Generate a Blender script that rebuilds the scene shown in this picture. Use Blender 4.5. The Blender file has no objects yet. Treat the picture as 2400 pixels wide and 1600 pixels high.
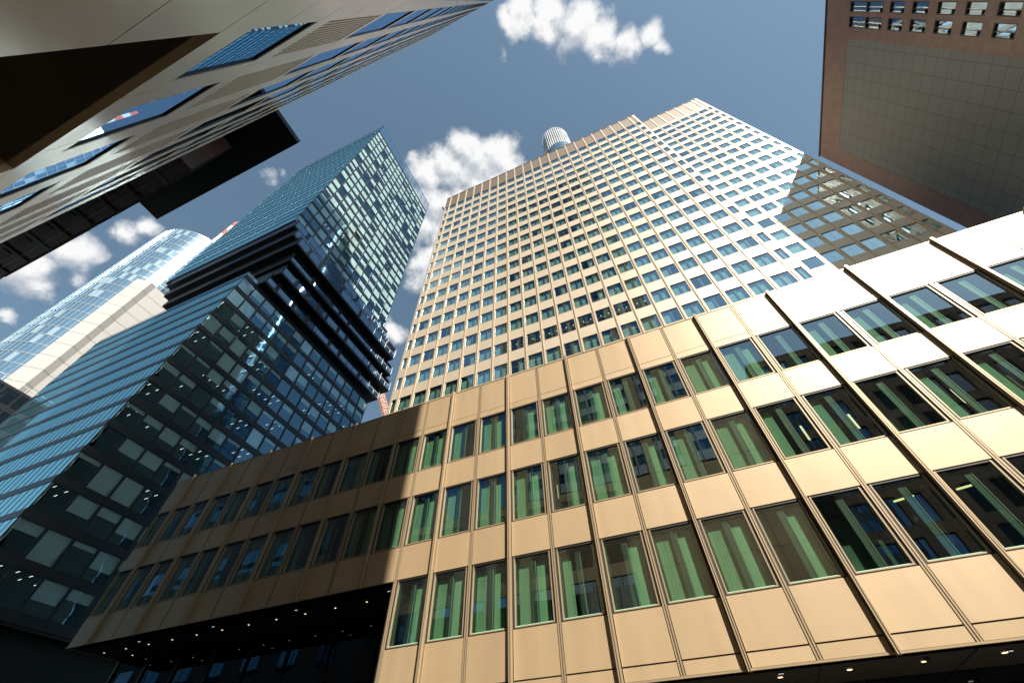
import bpy, math, random
from mathutils import Vector, Matrix
random.seed(7)
sc = bpy.context.scene
C = bpy.context.scene.collection
GZ = -1.6          # street level; the camera stands at the origin, eye height

# ------------------------------------------------------------------ camera
F_PX, PITCH, ROLL, YAW = 965.586699, 0.880381867, -0.0247401987, 0.386487235
cy, sy = math.cos(YAW), math.sin(YAW)
right = Vector((cy, sy, 0)); fh = Vector((-sy, cy, 0))
fwd = math.cos(PITCH) * fh + math.sin(PITCH) * Vector((0, 0, 1))
up = right.cross(fwd)
r2 = math.cos(ROLL) * right + math.sin(ROLL) * up
u2 = -math.sin(ROLL) * right + math.cos(ROLL) * up
cam = bpy.data.objects.new('camera', bpy.data.cameras.new('camera'))
C.objects.link(cam)
cam.matrix_world = Matrix((( r2.x, u2.x, -fwd.x, 0), (r2.y, u2.y, -fwd.y, 0), (r2.z, u2.z, -fwd.z, 0), (0, 0, 0, 1)))
cam.data.sensor_width = 36.0
cam.data.lens = F_PX / 2400 * 36
cam.data.clip_start = 0.05
cam.data.clip_end = 6000
sc.camera = cam

def ray(px, py):
    v = (px - 1200) * r2 + (800 - py) * u2 + F_PX * fwd
    return v.normalized()

# ------------------------------------------------------------------ light
SUN = Vector((1.2, -1.0, 1.65)).normalized()
ELEV = math.asin(SUN.z)
AZ = math.atan2(SUN.x, SUN.y)
sun = bpy.data.objects.new('sun', bpy.data.lights.new('sun', 'SUN'))
C.objects.link(sun)
sun.data.energy = 4.8
sun.data.angle = math.radians(0.53)
sun.data.color = (1.0, 0.93, 0.82)
sun.rotation_euler = (-SUN).to_track_quat('-Z', 'Y').to_euler()

w = bpy.data.worlds.new('World'); sc.world = w; w.use_nodes = True
nt = w.node_tree; nt.nodes.clear()
def N(t, tree=None, **kw):
    n = (tree or nt).nodes.new(t)
    for k, v in kw.items(): setattr(n, k, v)
    return n
def math_(op, a, b=None, tree=None, clamp=False):
    tr = tree or nt
    n = tr.nodes.new('ShaderNodeMath'); n.operation = op; n.use_clamp = clamp
    for i, x in enumerate((a, b)):
        if x is None: continue
        if isinstance(x, (int, float)): n.inputs[i].default_value = x
        else: tr.links.new(x, n.inputs[i])
    return n.outputs[0]

# cloud banks: centre seen from the street, angular radius, weight
CL = [(1225, 40, 62, 1), (1290, 62, 62, 1), (1350, 70, 72, 1), (1410, 92, 70, 1), (1470, 100, 60, 1), (1530, 80, 46, .9), (1550, 112, 36, .8),
      (1400, 140, 36, .75), (1180, 34, 30, .8), (1300, 10, 55, .95),
      (1090, 350, 66, 1), (1170, 362, 62, 1), (1110, 390, 80, 1), (1060, 400, 72, 1), (1000, 410, 62, .95), (1060, 480, 90, 1), (1020, 620, 75, .95), (985, 540, 70, .95), (1120, 430, 85, 1), (1010, 480, 80, .95), (1040, 560, 70, .85),
      (975, 560, 50, .7), (1200, 390, 46, .95), (990, 620, 50, .6), (640, 412, 34, .62), (675, 402, 22, .6), (610, 392, 18, .5),
      (300, 545, 44, .9), (345, 535, 38, .9), (270, 550, 28, .7), (150, 590, 75, .95), (60, 640, 80, 1), (185, 645, 42, .75), (10, 740, 30, .9),
      (925, 785, 34, .85), (905, 760, 26, .7), (1185, 115, 24, .42),
      (2600, -300, 260, .9), (300, -500, 200, .9), (-500, 700, 160, .9)]
g = bpy.data.node_groups.new('cloud_density', 'ShaderNodeTree')
g.interface.new_socket('Dir', in_out='INPUT', socket_type='NodeSocketVector')
g.interface.new_socket('Density', in_out='OUTPUT', socket_type='NodeSocketFloat')
gi = g.nodes.new('NodeGroupInput'); go = g.nodes.new('NodeGroupOutput')
wn = N('ShaderNodeTexNoise', g); wn.inputs['Scale'].default_value = 9; wn.inputs['Detail'].default_value = 6
g.links.new(gi.outputs[0], wn.inputs['Vector'])
ws = N('ShaderNodeVectorMath', g, operation='MULTIPLY_ADD')
g.links.new(wn.outputs['Color'], ws.inputs[0]); ws.inputs[1].default_value = (.07, .07, .07)
wa = N('ShaderNodeVectorMath', g, operation='ADD'); g.links.new(gi.outputs[0], wa.inputs[0]); wa.inputs[1].default_value = (-.035, -.035, -.035)
g.links.new(wa.outputs[0], ws.inputs[2])
acc = None
for px, py, r, wt in CL:
    c = ray(px, py)
    rr = ((ray(px + r, py) - c).length + (ray(px, py + r) - c).length) / 2
    rr *= 1.35
    dn = N('ShaderNodeVectorMath', g, operation='DISTANCE'); g.links.new(ws.outputs[0], dn.inputs[0]); dn.inputs[1].default_value = c
    m = math_('MULTIPLY_ADD', dn.outputs['Value'], -1.0 / rr, g); m.node.inputs[2].default_value = 1.0
    m = math_('MULTIPLY', math_('MAXIMUM', m, 0.0, g), wt, g)
    if acc is None: acc = m
    else:
        s = g.nodes.new('ShaderNodeMath'); s.operation = 'MAXIMUM'; g.links.new(acc, s.inputs[0]); g.links.new(m, s.inputs[1])
        acc = s.outputs[0]
fn = N('ShaderNodeTexNoise', g); fn.inputs['Scale'].default_value = 17; fn.inputs['Detail'].default_value = 12; fn.inputs['Roughness'].default_value = .57
g.links.new(gi.outputs[0], fn.inputs['Vector'])
nz = math_('MULTIPLY', math_('SUBTRACT', fn.outputs['Fac'], 0.5, g), 2.3, g)
# noise only matters where a cloud bank is
dsum = math_('ADD', math_('MULTIPLY', acc, 1.7, g), math_('MULTIPLY', nz, math_('MINIMUM', math_('MULTIPLY', acc, 6, g), 1.0, g), g), g)
g.links.new(math_('SUBTRACT', dsum, 0.40, g), go.inputs[0])

tc = N('ShaderNodeTexCoord')
def dens(vec):
    gn = N('ShaderNodeGroup'); gn.node_tree = g; nt.links.new(vec, gn.inputs[0]); return gn.outputs[0]
d0 = dens(tc.outputs['Generated'])
off = N('ShaderNodeVectorMath', operation='ADD'); nt.links.new(tc.outputs['Generated'], off.inputs[0]); off.inputs[1].default_value = SUN * .022
d1 = dens(off.outputs[0])
alpha = N('ShaderNodeMapRange'); alpha.interpolation_type = 'SMOOTHSTEP'; nt.links.new(d0, alpha.inputs[0]); alpha.inputs[1].default_value = .0; alpha.inputs[2].default_value = .80
lit = N('ShaderNodeMapRange'); nt.links.new(math_('ADD', math_('SUBTRACT', d0, d1), math_('MULTIPLY', d1, -.28)), lit.inputs[0])
lit.inputs[1].default_value = -.62; lit.inputs[2].default_value = .14
sky = N('ShaderNodeTexSky'); sky.sky_type = 'NISHITA'; sky.sun_disc = False
sky.sun_elevation = ELEV; sky.sun_rotation = AZ; sky.air_density = 1.0; sky.dust_density = .6; sky.ozone_density = 1.4
hs = N('ShaderNodeHueSaturation'); hs.inputs['Saturation'].default_value = .80; hs.inputs['Value'].default_value = 1.0; nt.links.new(sky.outputs[0], hs.inputs['Color'])
ccol = N('ShaderNodeMix'); ccol.data_type = 'RGBA'; ccol.inputs[6].default_value = (3.3, 3.6, 4.0, 1); ccol.inputs[7].default_value = (6.3, 6.3, 6.3, 1)
nt.links.new(lit.outputs[0], ccol.inputs[0])
tn = N('ShaderNodeVectorMath', operation='MULTIPLY'); nt.links.new(hs.outputs[0], tn.inputs[0]); tn.inputs[1].default_value = (.80, .97, .93)
mx = N('ShaderNodeMix'); mx.data_type = 'RGBA'; nt.links.new(alpha.outputs[0], mx.inputs[0]); nt.links.new(tn.outputs[0], mx.inputs[6]); nt.links.new(ccol.outputs[2], mx.inputs[7])
bg = N('ShaderNodeBackground'); bg.inputs['Strength'].default_value = 0.050; nt.links.new(mx.outputs[2], bg.inputs['Color'])
wo = N('ShaderNodeOutputWorld'); nt.links.new(bg.outputs[0], wo.inputs['Surface'])

sc.view_settings.view_transform = 'Standard'; sc.view_settings.look = 'None'
sc.view_settings.exposure = 1.62; sc.view_settings.gamma = 1.0; sc.view_settings.use_curve_mapping = False

# ------------------------------------------------------------------ materials
def mat(name, col, rough=.5, metal=0., spec=.5, bump=None, var=None, emit=None, estr=0., coat=0.):
    m = bpy.data.materials.new(name); m.use_nodes = True
    t = m.node_tree; b = t.nodes['Principled BSDF']
    b.inputs['Base Color'].default_value = (*col, 1); b.inputs['Roughness'].default_value = rough
    b.inputs['Metallic'].default_value = metal; b.inputs['Specular IOR Level'].default_value = spec
    if coat: b.inputs['Coat Weight'].default_value = coat; b.inputs['Coat Roughness'].default_value = .46; b.inputs['Coat IOR'].default_value = 1.7
    if emit: b.inputs['Emission Color'].default_value = (*emit, 1); b.inputs['Emission Strength'].default_value = estr
    tcn = t.nodes.new('ShaderNodeTexCoord')
    if var:                                            # (scale, amount) gentle tonal variation of the material itself
        n = t.nodes.new('ShaderNodeTexNoise'); n.inputs['Scale'].default_value = var[0]; n.inputs['Detail'].default_value = 4
        mp = t.nodes.new('ShaderNodeMapping'); mp.inputs['Scale'].default_value = var[2] if len(var) > 2 else (1, 1, 1)
        t.links.new(tcn.outputs['Object'], mp.inputs['Vector']); t.links.new(mp.outputs[0], n.inputs['Vector'])
        mr = t.nodes.new('ShaderNodeMapRange'); mr.inputs[1].default_value = .3; mr.inputs[2].default_value = .7
        mr.inputs[3].default_value = 1 - var[1]; mr.inputs[4].default_value = 1 + var[1]; t.links.new(n.outputs['Fac'], mr.inputs[0])
        vm = t.nodes.new('ShaderNodeVectorMath'); vm.operation = 'SCALE'; vm.inputs[0].default_value = col
        t.links.new(mr.outputs[0], vm.inputs['Scale']); t.links.new(vm.outputs[0], b.inputs['Base Color'])
    if bump:                                           # (scale, strength, distance, stretch)
        n = t.nodes.new('ShaderNodeTexNoise'); n.inputs['Scale'].default_value = bump[0]; n.inputs['Detail'].default_value = 2
        mp = t.nodes.new('ShaderNodeMapping'); mp.inputs['Scale'].default_value = bump[3] if len(bump) > 3 else (1, 1, 1)
        t.links.new(tcn.outputs['Object'], mp.inputs['Vector']); t.links.new(mp.outputs[0], n.inputs['Vector'])
        bn = t.nodes.new('ShaderNodeBump'); bn.inputs['Strength'].default_value = bump[1]; bn.inputs['Distance'].default_value = bump[2]
        t.links.new(n.outputs['Fac'], bn.inputs['Height']); t.links.new(bn.outputs[0], b.inputs['Normal'])
    return m

def schlick(t, f0=.05):
    ge = t.nodes.new('ShaderNodeNewGeometry'); dp = t.nodes.new('ShaderNodeVectorMath'); dp.operation = 'DOT_PRODUCT'
    t.links.new(ge.outputs['Incoming'], dp.inputs[0]); t.links.new(ge.outputs['True Normal'], dp.inputs[1])
    c = math_('SUBTRACT', 1.0, math_('ABSOLUTE', dp.outputs['Value'], None, t), t, True)
    m = math_('MULTIPLY_ADD', math_('POWER', c, 4.2, t), 1 - f0, t); m.node.inputs[2].default_value = f0
    return m
def glass(name, tint, refl, base=.25, rough=0.0, wave=None):
    """coated glazing: tinted see-through mixed with a mirror reflection that grows towards grazing"""
    m = bpy.data.materials.new(name); m.use_nodes = True; t = m.node_tree; t.nodes.clear()
    o = t.nodes.new('ShaderNodeOutputMaterial'); mixs = t.nodes.new('ShaderNodeMixShader')
    tr = t.nodes.new('ShaderNodeBsdfTransparent'); tr.inputs[0].default_value = (*tint, 1)
    gl = t.nodes.new('ShaderNodeBsdfGlossy'); gl.inputs['Color'].default_value = (*refl, 1); gl.inputs['Roughness'].default_value = rough
    fr = schlick(t)
    if wave:
        tcn = t.nodes.new('ShaderNodeTexCoord'); n = t.nodes.new('ShaderNodeTexNoise'); n.inputs['Scale'].default_value = wave[0]; n.inputs['Detail'].default_value = 1
        t.links.new(tcn.outputs['Object'], n.inputs['Vector'])
        bn = t.nodes.new('ShaderNodeBump'); bn.inputs['Strength'].default_value = 1; bn.inputs['Distance'].default_value = wave[1]
        t.links.new(n.outputs['Fac'], bn.inputs['Height']); t.links.new(bn.outputs[0], gl.inputs['Normal'])
    a = t.nodes.new('ShaderNodeMath'); a.operation = 'MULTIPLY_ADD'; t.links.new(fr, a.inputs[0]); a.inputs[1].default_value = 1 - base; a.inputs[2].default_value = base; a.use_clamp = True
    t.links.new(a.outputs[0], mixs.inputs[0]); t.links.new(tr.outputs[0], mixs.inputs[1]); t.links.new(gl.outputs[0], mixs.inputs[2]); t.links.new(mixs.outputs[0], o.inputs[0])
    return m

def mirror_glass(name, deep, refl, base=.3, rough=.02, wave=None):
    """opaque dark glazing that mirrors its surroundings"""
    m = bpy.data.materials.new(name); m.use_nodes = True; t = m.node_tree; t.nodes.clear()
    o = t.nodes.new('ShaderNodeOutputMaterial'); mixs = t.nodes.new('ShaderNodeMixShader')
    df = t.nodes.new('ShaderNodeBsdfDiffuse'); df.inputs[0].default_value = (*deep, 1)
    gl = t.nodes.new('ShaderNodeBsdfGlossy'); gl.inputs['Color'].default_value = (*refl, 1); gl.inputs['Roughness'].default_value = rough
    fr = schlick(t)
    if wave:
        tcn = t.nodes.new('ShaderNodeTexCoord'); n = t.nodes.new('ShaderNodeTexNoise'); n.inputs['Scale'].default_value = wave[0]; n.inputs['Detail'].default_value = 1
        t.links.new(tcn.outputs['Object'], n.inputs['Vector'])
        bn = t.nodes.new('ShaderNodeBump'); bn.inputs['Strength'].default_value = 1; bn.inputs['Distance'].default_value = wave[1]
        t.links.new(n.outputs['Fac'], bn.inputs['Height']); t.links.new(bn.outputs[0], gl.inputs['Normal'])
    a = t.nodes.new('ShaderNodeMath'); a.operation = 'MULTIPLY_ADD'; t.links.new(fr, a.inputs[0]); a.inputs[1].default_value = 1 - base; a.inputs[2].default_value = base; a.use_clamp = True
    t.links.new(a.outputs[0], mixs.inputs[0]); t.links.new(df.outputs[0], mixs.inputs[1]); t.links.new(gl.outputs[0], mixs.inputs[2]); t.links.new(mixs.outputs[0], o.inputs[0])
    return m

def grid_mat(name, col, line, plane, du, dv, lw, rough=.4, spec=.5, var=.12):
    """cladding tiles: a regular joint pattern. plane: which object axes carry the grid"""
    m = mat(name, col, rough, spec=spec); t = m.node_tree; b = t.nodes['Principled BSDF']
    tcn = t.nodes.new('ShaderNodeTexCoord'); sp = t.nodes.new('ShaderNodeSeparateXYZ'); t.links.new(tcn.outputs['Object'], sp.inputs[0])
    def M(op, a, bb=None):
        return math_(op, a, bb, t)
    masks, cells = [], []
    for ax, dd in ((plane[0], du), (plane[1], dv)):
        q = M('DIVIDE', sp.outputs['XYZ'.index(ax)], dd)
        masks.append(M('LESS_THAN', M('FRACT', q), lw / dd)); cells.append(M('FLOOR', q))
    cmb = t.nodes.new('ShaderNodeCombineXYZ'); t.links.new(cells[0], cmb.inputs[0]); t.links.new(cells[1], cmb.inputs[1])
    wnz = t.nodes.new('ShaderNodeTexWhiteNoise'); t.links.new(cmb.outputs[0], wnz.inputs['Vector'])
    mr = t.nodes.new('ShaderNodeMapRange'); mr.inputs[3].default_value = 1 - var; mr.inputs[4].default_value = 1 + var; t.links.new(wnz.outputs['Value'], mr.inputs[0])
    vm = t.nodes.new('ShaderNodeVectorMath'); vm.operation = 'SCALE'; vm.inputs[0].default_value = col; t.links.new(mr.outputs[0], vm.inputs['Scale'])
    mixc = t.nodes.new('ShaderNodeMix'); mixc.data_type = 'RGBA'; t.links.new(M('MAXIMUM', masks[0], masks[1]), mixc.inputs[0])
    t.links.new(vm.outputs[0], mixc.inputs[6]); mixc.inputs[7].default_value = (*line, 1); t.links.new(mixc.outputs[2], b.inputs['Base Color'])
    return m

GOLD = mat('gold_cladding', (.350, .252, .143), .55, metal=.28, coat=.36, bump=(.55, .30, .04), var=(1.6, .06, (1, 1, .12)))
GOLD_B = mat('gold_cladding_light', (.362, .262, .151), .54, metal=.28, coat=.36, bump=(.45, .32, .045), var=(2.1, .06, (1, 1, .1)))
GOLD_C = mat('gold_cladding_deep', (.338, .241, .135), .56, metal=.28, coat=.36, bump=(.65, .26, .04), var=(1.3, .07, (1, 1, .14)))
GOLD_T = mat('tower_gold_cladding', (.405, .335, .245), .52, metal=.28, coat=.36, bump=(.35, .3, .05), var=(.3, .05))
GOLD_TRIM = mat('gold_trim', (.345, .262, .165), .42, metal=.45)
BRONZE = mat('bronze_louvre', (.14, .105, .075), .55, metal=.4, bump=(14, .5, .02, (1, 1, .3)))
DARK = mat('dark_joint', (.012, .011, .010), .6)
BLACK = mat('black_metal', (.007, .008, .009), .35, metal=.3)
CHAR = mat('charcoal_metal', (.022, .025, .030), .35, metal=.5)
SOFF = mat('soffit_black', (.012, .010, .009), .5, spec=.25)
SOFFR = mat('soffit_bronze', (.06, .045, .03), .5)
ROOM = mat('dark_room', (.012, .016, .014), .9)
BLIND = mat('vertical_blind', (.19, .25, .18), .8, bump=(9, .3, .01, (1, 1, .02)), var=(1.5, .25, (1, 1, .15)))
BLIND_T = mat('pale_blind', (.22, .30, .30), .8, var=(.6, .2))
BLIND_O = mat('office_blind', (.44, .50, .48), .8, var=(.35, .18))
HAZY = mat('window_haze_panel', (.06, .085, .07), .9, var=(1.2, .4))  # added inner sheet, the greenish haze in the windows painted as its colour
POST = mat('window_post', (.030, .036, .032), .6, metal=.1)
POST_L = mat('pale_window_post', (.24, .25, .23), .4)
PANE = glass('green_tinted_pane', (.62, .86, .69), (.72, .88, 1.0), .24, wave=(.8, .002))
PANE_T = glass('tower_pane', (.72, .93, .88), (.58, .80, 1.0), .36, wave=(.5, .006))
PANE_O = glass('office_pane', (.86, .95, .93), (.45, .78, 1.0), .20, wave=(.45, .015))
EDGE = mat('glass_edge', (.35, .85, .70), .2)
BLUEG = mirror_glass('blue_curtain_glass', (.035, .14, .20), (.55, .95, 1.0), .86, wave=(.35, .004))
LTG = mirror_glass('polished_window', (.008, .014, .02), (.55, .76, 1.0), .30, 0.0, wave=(.4, .006))
SHOPG = mirror_glass('shop_glass', (.004, .005, .006), (.5, .65, .8), .10, 0.0, wave=(.4, .004))
LTGS = mirror_glass('slanting_mirror_window', (.008, .014, .02), (.55, .76, 1.0), .45, 0.0, wave=(.3, .0015))
TILEM = grid_mat('light_panel_grid', (.10, .112, .118), (.025, .025, .025), 'YZ', 2.03, 1.72, .055, .45, var=.04)
BRICKM = grid_mat('brown_granite', (.125, .066, .051), (.06, .03, .022), 'YZ', .68, .57, .02, .35, var=.16)
TAN = mat('tan_metal_panel', (.60, .475, .31), .27, metal=.35, bump=(.35, .8, .14, (1.0, 1, .12)), var=(.5, .08, (1, 1, .3)))
TANJ = mat('panel_joint', (.12, .095, .07), .6)
LOUV = mat('tan_louvre', (.40, .33, .235), .4, metal=.3)
BROWN = mat('brown_soffit_panel', (.075, .048, .048), .4, var=(1.2, .25))
STEELB = mat('blue_steel_rib', (.10, .15, .19), .4, metal=.5)
WHITE = mat('white_concrete', (.27, .265, .255), .55, var=(.06, .05))
WJ = mat('white_concrete_joint', (.17, .165, .16), .6)
ROUNDG = mirror_glass('round_tower_glass', (.05, .09, .13), (.68, .88, 1.0), .42, .13)
ROUNDL = mirror_glass('round_tower_pale_glass', (.25, .33, .38), (.8, .95, 1.0), .40, .12)
FRAMEW = mat('pale_metal_frame', (.28, .33, .36), .3, metal=.5)
WHITEM = mat('white_painted_metal', (.48, .49, .50), .4)
REDM = mat('red_paint', (.42, .11, .08), .45)
ORANGE = mat('orange_crane_paint', (.45, .17, .06), .5)
LAMP = mat('downlight_glow', (1, .8, .6), .5, emit=(1, .72, .45), estr=.8)
LAMPW = mat('spot_glow', (1, 1, 1), .5, emit=(.9, .95, 1), estr=.5)
STRIP = mat('ceiling_strip_glow', (1, 1, 1), .5, emit=(.95, 1, .93), estr=.8)
STRIPW = mat('warm_strip_glow', (1, .9, .5), .5, emit=(1, .85, .40), estr=.5)
ASPH = mat('asphalt', (.055, .055, .055), .85, bump=(30, .3, .01), var=(1.0, .2))
STONE = mat('sandstone_wall', (.22, .17, .14), .7, var=(.8, .2))
CEIL = mat('office_ceiling', (.022, .026, .026), .9)

# ------------------------------------------------------------------ mesh helpers
class MB:
    def __init__(s, T=None):
        s.v, s.f, s.m, s.mats = [], [], [], []; s.T = T or (lambda u, n, z: (u, n, z))
    def mi(s, m):
        if m not in s.mats: s.mats.append(m)
        return s.mats.index(m)
    def quad(s, pts, m):
        b = len(s.v); s.v += [s.T(*p) for p in pts]; s.f.append(tuple(range(b, b + len(pts)))); s.m.append(s.mi(m))
    def box(s, u0, u1, n0, n1, z0, z1, m, skip=''):
        b = len(s.v); i = s.mi(m)
        for z in (z0, z1):
            for n in (n0, n1):
                for u in (u0, u1): s.v.append(s.T(u, n, z))
        fs = {'b': (0, 2, 3, 1), 't': (4, 5, 7, 6), 'i': (0, 1, 5, 4), 'o': (2, 6, 7, 3), 'l': (0, 4, 6, 2), 'r': (1, 3, 7, 5)}
        for k, q in fs.items():
            if k in skip: continue
            s.f.append(tuple(b + x for x in q)); s.m.append(i)
    def bar(s, p, q, wd, m):
        p, q = Vector(p), Vector(q); d = (q - p).normalized()
        a = d.cross(Vector((0, 0, 1)) if abs(d.z) < .9 else Vector((1, 0, 0))).normalized() * wd / 2; c = d.cross(a).normalized() * wd / 2
        b = len(s.v); i = s.mi(m)
        for e in (p, q):
            for k in ((1, 1), (1, -1), (-1, -1), (-1, 1)): s.v.append(tuple(e + a * k[0] + c * k[1]))
        for x in ((0, 1, 5, 4), (1, 2, 6, 5), (2, 3, 7, 6), (3, 0, 4, 7), (0, 3, 2, 1), (4, 5, 6, 7)):
            s.f.append(tuple(b + y for y in x)); s.m.append(i)
    def data(s, name):
        me = bpy.data.meshes.new(name); me.from_pydata(s.v, [], s.f)
        for m in s.mats: me.materials.append(m)
        me.polygons.foreach_set('material_index', s.m); me.update(); return me
    def build(s, name, parent=None):
        return link(name, s.data(name), parent)
def link(name, me, parent=None, loc=(0, 0, 0)):
    o = bpy.data.objects.new(name, me); C.objects.link(o); o.location = loc
    if parent: o.parent = parent
    return o
def thing(name, label, cat, base=(0, 0, 0), group=None):
    """Empty at the thing's base; builders give world coordinates, so children are shifted back by base"""
    o = bpy.data.objects.new(name, None); C.objects.link(o); o.location = base; o.empty_display_size = 1
    o['label'] = label; o['category'] = cat
    if group: o['group'] = group
    return o
def settle(root):
    """children were built in world coordinates: move them so that they stay in place under the based Empty"""
    for ch in root.children:
        ch.location = Vector(ch.location) - Vector(root.location)
# facade frames: u along the wall, n outward, z up
def TY(y):  return lambda u, n, z: (u, y - n, z)       # wall facing -Y (towards the street)
def TX(x):  return lambda u, n, z: (x + n, u, z)       # wall facing +X
def TYp(y): return lambda u, n, z: (u, y + n, z)       # wall facing +Y
def TXm(x): return lambda u, n, z: (x - n, u, z)       # wall facing -X

gr = MB(); gr.quad([(-1500, -1500, GZ), (1500, -1500, GZ), (1500, 1500, GZ), (-1500, 1500, GZ)], ASPH)
road = gr.build('road'); road['kind'] = 'structure'

# ================================================================== low golden office building
D = 15.0
pod = thing('office_building', 'low gold metal office building along the street with projecting fins and green glass windows', 'building', (-32.0, D, GZ))
MOD = .2277 * D / 2
XL = -2.02 * D - MOD
NM = 33
TOP = 1.109 * D; BL = .4555 * D; BR = .1830 * D; XC = XL + 12 * MOD
rows = [(.796 * D, .944 * D), (.550 * D, .704 * D), (.303 * D, .457 * D - .02)]
JT = .970 * D; JB = .2095 * D
T = TY(D)
cl = MB(T); rng = random.Random(3)
def panel(mb, u0, u1, z0, z1, m=GOLD, th=.028):
    """a sheet panel very slightly out of true, with folded edges"""
    a, b = rng.uniform(-1, 1) * .004, rng.uniform(-1, 1) * .004
    n = lambda u, z: th + a * (u - u0) / (u1 - u0) + b * (z - z0) / (z1 - z0)
    P = [(u0, n(u0, z0), z0), (u1, n(u1, z0), z0), (u1, n(u1, z1), z1), (u0, n(u0, z1), z1)]
    mb.quad(P, m)
    for i in range(4):
        p, q = P[i], P[(i + 1) % 4]; mb.quad([p, q, (q[0], -.02, q[2]), (p[0], -.02, p[2])], m)
for i in range(NM):
    u0 = XL + i * MOD + .085; u1 = XL + (i + 1) * MOD - .085
    lo = BL if i < 12 else BR
    segs = [(JT + .012, TOP - .05), (rows[0][1] + .035, JT - .012), (rows[1][1] + .035, rows[0][0] - .045)]
    if i < 12: segs.append((BL + .05, rows[1][0] - .045))
    else: segs += [(rows[2][1] + .035, rows[1][0] - .045), (JB + .02, rows[2][0] - .045), (BR + .06, JB - .02)]
    for a, b in segs: panel(cl, u0, u1, a, b, rng.choice((GOLD, GOLD, GOLD_B, GOLD_C)))
cl.build('cladding', pod)
bk = MB(T)                                              # dark carrier wall behind the joints, with the window holes left open
for i in range(NM):
    u0 = XL + i * MOD; u1 = u0 + MOD; lo = BL if i < 12 else BR
    wr = rows[:2] if i < 12 else rows
    zs = [TOP - .05]
    for z0, z1 in wr: zs += [z1 + .02, z0 - .02]
    zs.append(lo + .01)
    for k in range(0, len(zs), 2): bk.box(u0, u1, -.35, .0, zs[k + 1], zs[k], DARK)
    for z0, z1 in wr:
        bk.box(u0, u0 + .13, -.35, 0, z0 - .02, z1 + .02, DARK); bk.box(u1 - .13, u1, -.35, 0, z0 - .02, z1 + .02, DARK)
bk.build('carrier_wall', pod)
tr = MB(T)                                              # parapet cap and bottom rail
tr.box(XL, XL + NM * MOD, -.4, .045, TOP - .05, TOP, GOLD_TRIM)
tr.box(XL, XC, -.03, .045, BL, BL + .045, GOLD_TRIM); tr.box(XC, XL + NM * MOD, -.03, .045, BR, BR + .05, GOLD_TRIM)
tr.build('edge_trim', pod)
# fins on every second axis, slim mullions between
for i in range(NM + 1):
    u = XL + i * MOD; lo = (BL if i < 12 else BR) - .03
    if i % 2 == 1:
        f = MB(T)
        f.box(u - .050, u - .012, -.02, .17, lo, TOP + .06, GOLD_TRIM); f.box(u + .012, u + .050, -.02, .17, lo, TOP + .06, GOLD_TRIM)
        f.box(u - .012, u + .012, -.02, .150, lo, TOP + .04, DARK)
        f.build('fin', pod)
    elif i > 0:
        f = MB(T)
        f.box(u - .060, u - .014, -.02, .040, lo + .03, TOP - .052, GOLD_TRIM); f.box(u + .014, u + .060, -.02, .040, lo + .03, TOP - .052, GOLD_TRIM)
        f.build('mullion', pod)
# windows
def pod_window(h, kind):
    W = MOD - .28; L = lambda u, n, z: (u, -n, z)
    fr = MB(L)
    for a in ((0, .035, 0, h), (W - .035, W, 0, h)): fr.box(a[0], a[1], -.20, .012, a[2], a[3], GOLD_TRIM)
    fr.box(.035, W - .035, -.20, .012, 0, .04, GOLD_TRIM); fr.box(.035, W - .035, -.20, .012, h - .04, h, DARK)
    pn = MB(L); pn.quad([(.035, -.05, .04), (W - .035, -.05, .04), (W - .035, -.05, h - .04), (.035, -.05, h - .04)], PANE)
    pn.box(.036, W - .036, -.048, -.035, .04, .062, EDGE)
    bl = MB(L); c = W * .52
    bl.box(c - .11, c + .10, -.17, -.10, .04, h - .04, POST)
    bl.box(c + .070, c + .088, -.098, -.08, .04, h - .25, POST_L)
    bl.box(.035, .09, -.24, -.10, .04, h - .04, POST); bl.box(W - .14, W - .035, -.24, -.10, .04, h - .04, POST)
    bl.box(.035, W - .035, -.24, -.10, h - .16, h - .04, POST)
    bl.quad([(-.1, -1.6, -.3), (W + .1, -1.6, -.3), (W + .1, -1.6, h + .3), (-.1, -1.6, h + .3)], ROOM)
    bl.quad([(-.1, -.36, h + .02), (W + .1, -.36, h + .02), (W + .1, -1.6, h + .02), (-.1, -1.6, h + .02)], CEIL)
    def curtain(a, b, y, amp=.004):
        k = 10
        for j in range(k):
            x0 = a + (b - a) * j / k; x1 = a + (b - a) * (j + 1) / k
            y0 = y + amp * (j % 2); y1 = y + amp * ((j + 1) % 2)
            bl.quad([(x0, y0, .02), (x1, y1, .02), (x1, y1, h - .05), (x0, y0, h - .05)], BLIND)
    if kind in (0, 1): curtain(.11, c - .09, -.20)
    if kind in (0, 2): curtain(c + .09, W - .14, -.20)
    if kind == 3:
        for j in range(26): bl.box(.11, c - .09, -.20, -.17, .1 + j * (h - .2) / 26, .13 + j * (h - .2) / 26, POST)
        curtain(c + .09, W - .14, -.20)
    if kind == 4: bl.box(.25, .31, -1.2, -.7, h + .0, h + .015, STRIPW); bl.bar((W * .72, .5, h - .35), (W * .55, 1.25, h - .1), .05, STRIPW)
    if kind == 6: bl.quad([(.1, -.75, .0), (W - .1, -.75, .0), (W - .1, -.75, h - .45), (.1, -.75, h - .45)], HAZY)
    if kind == 5: curtain(.11, c - .3, -.22, .008)
    return fr.data('frame'), pn.data('pane'), bl.data('blind')
cache = {}
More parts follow.
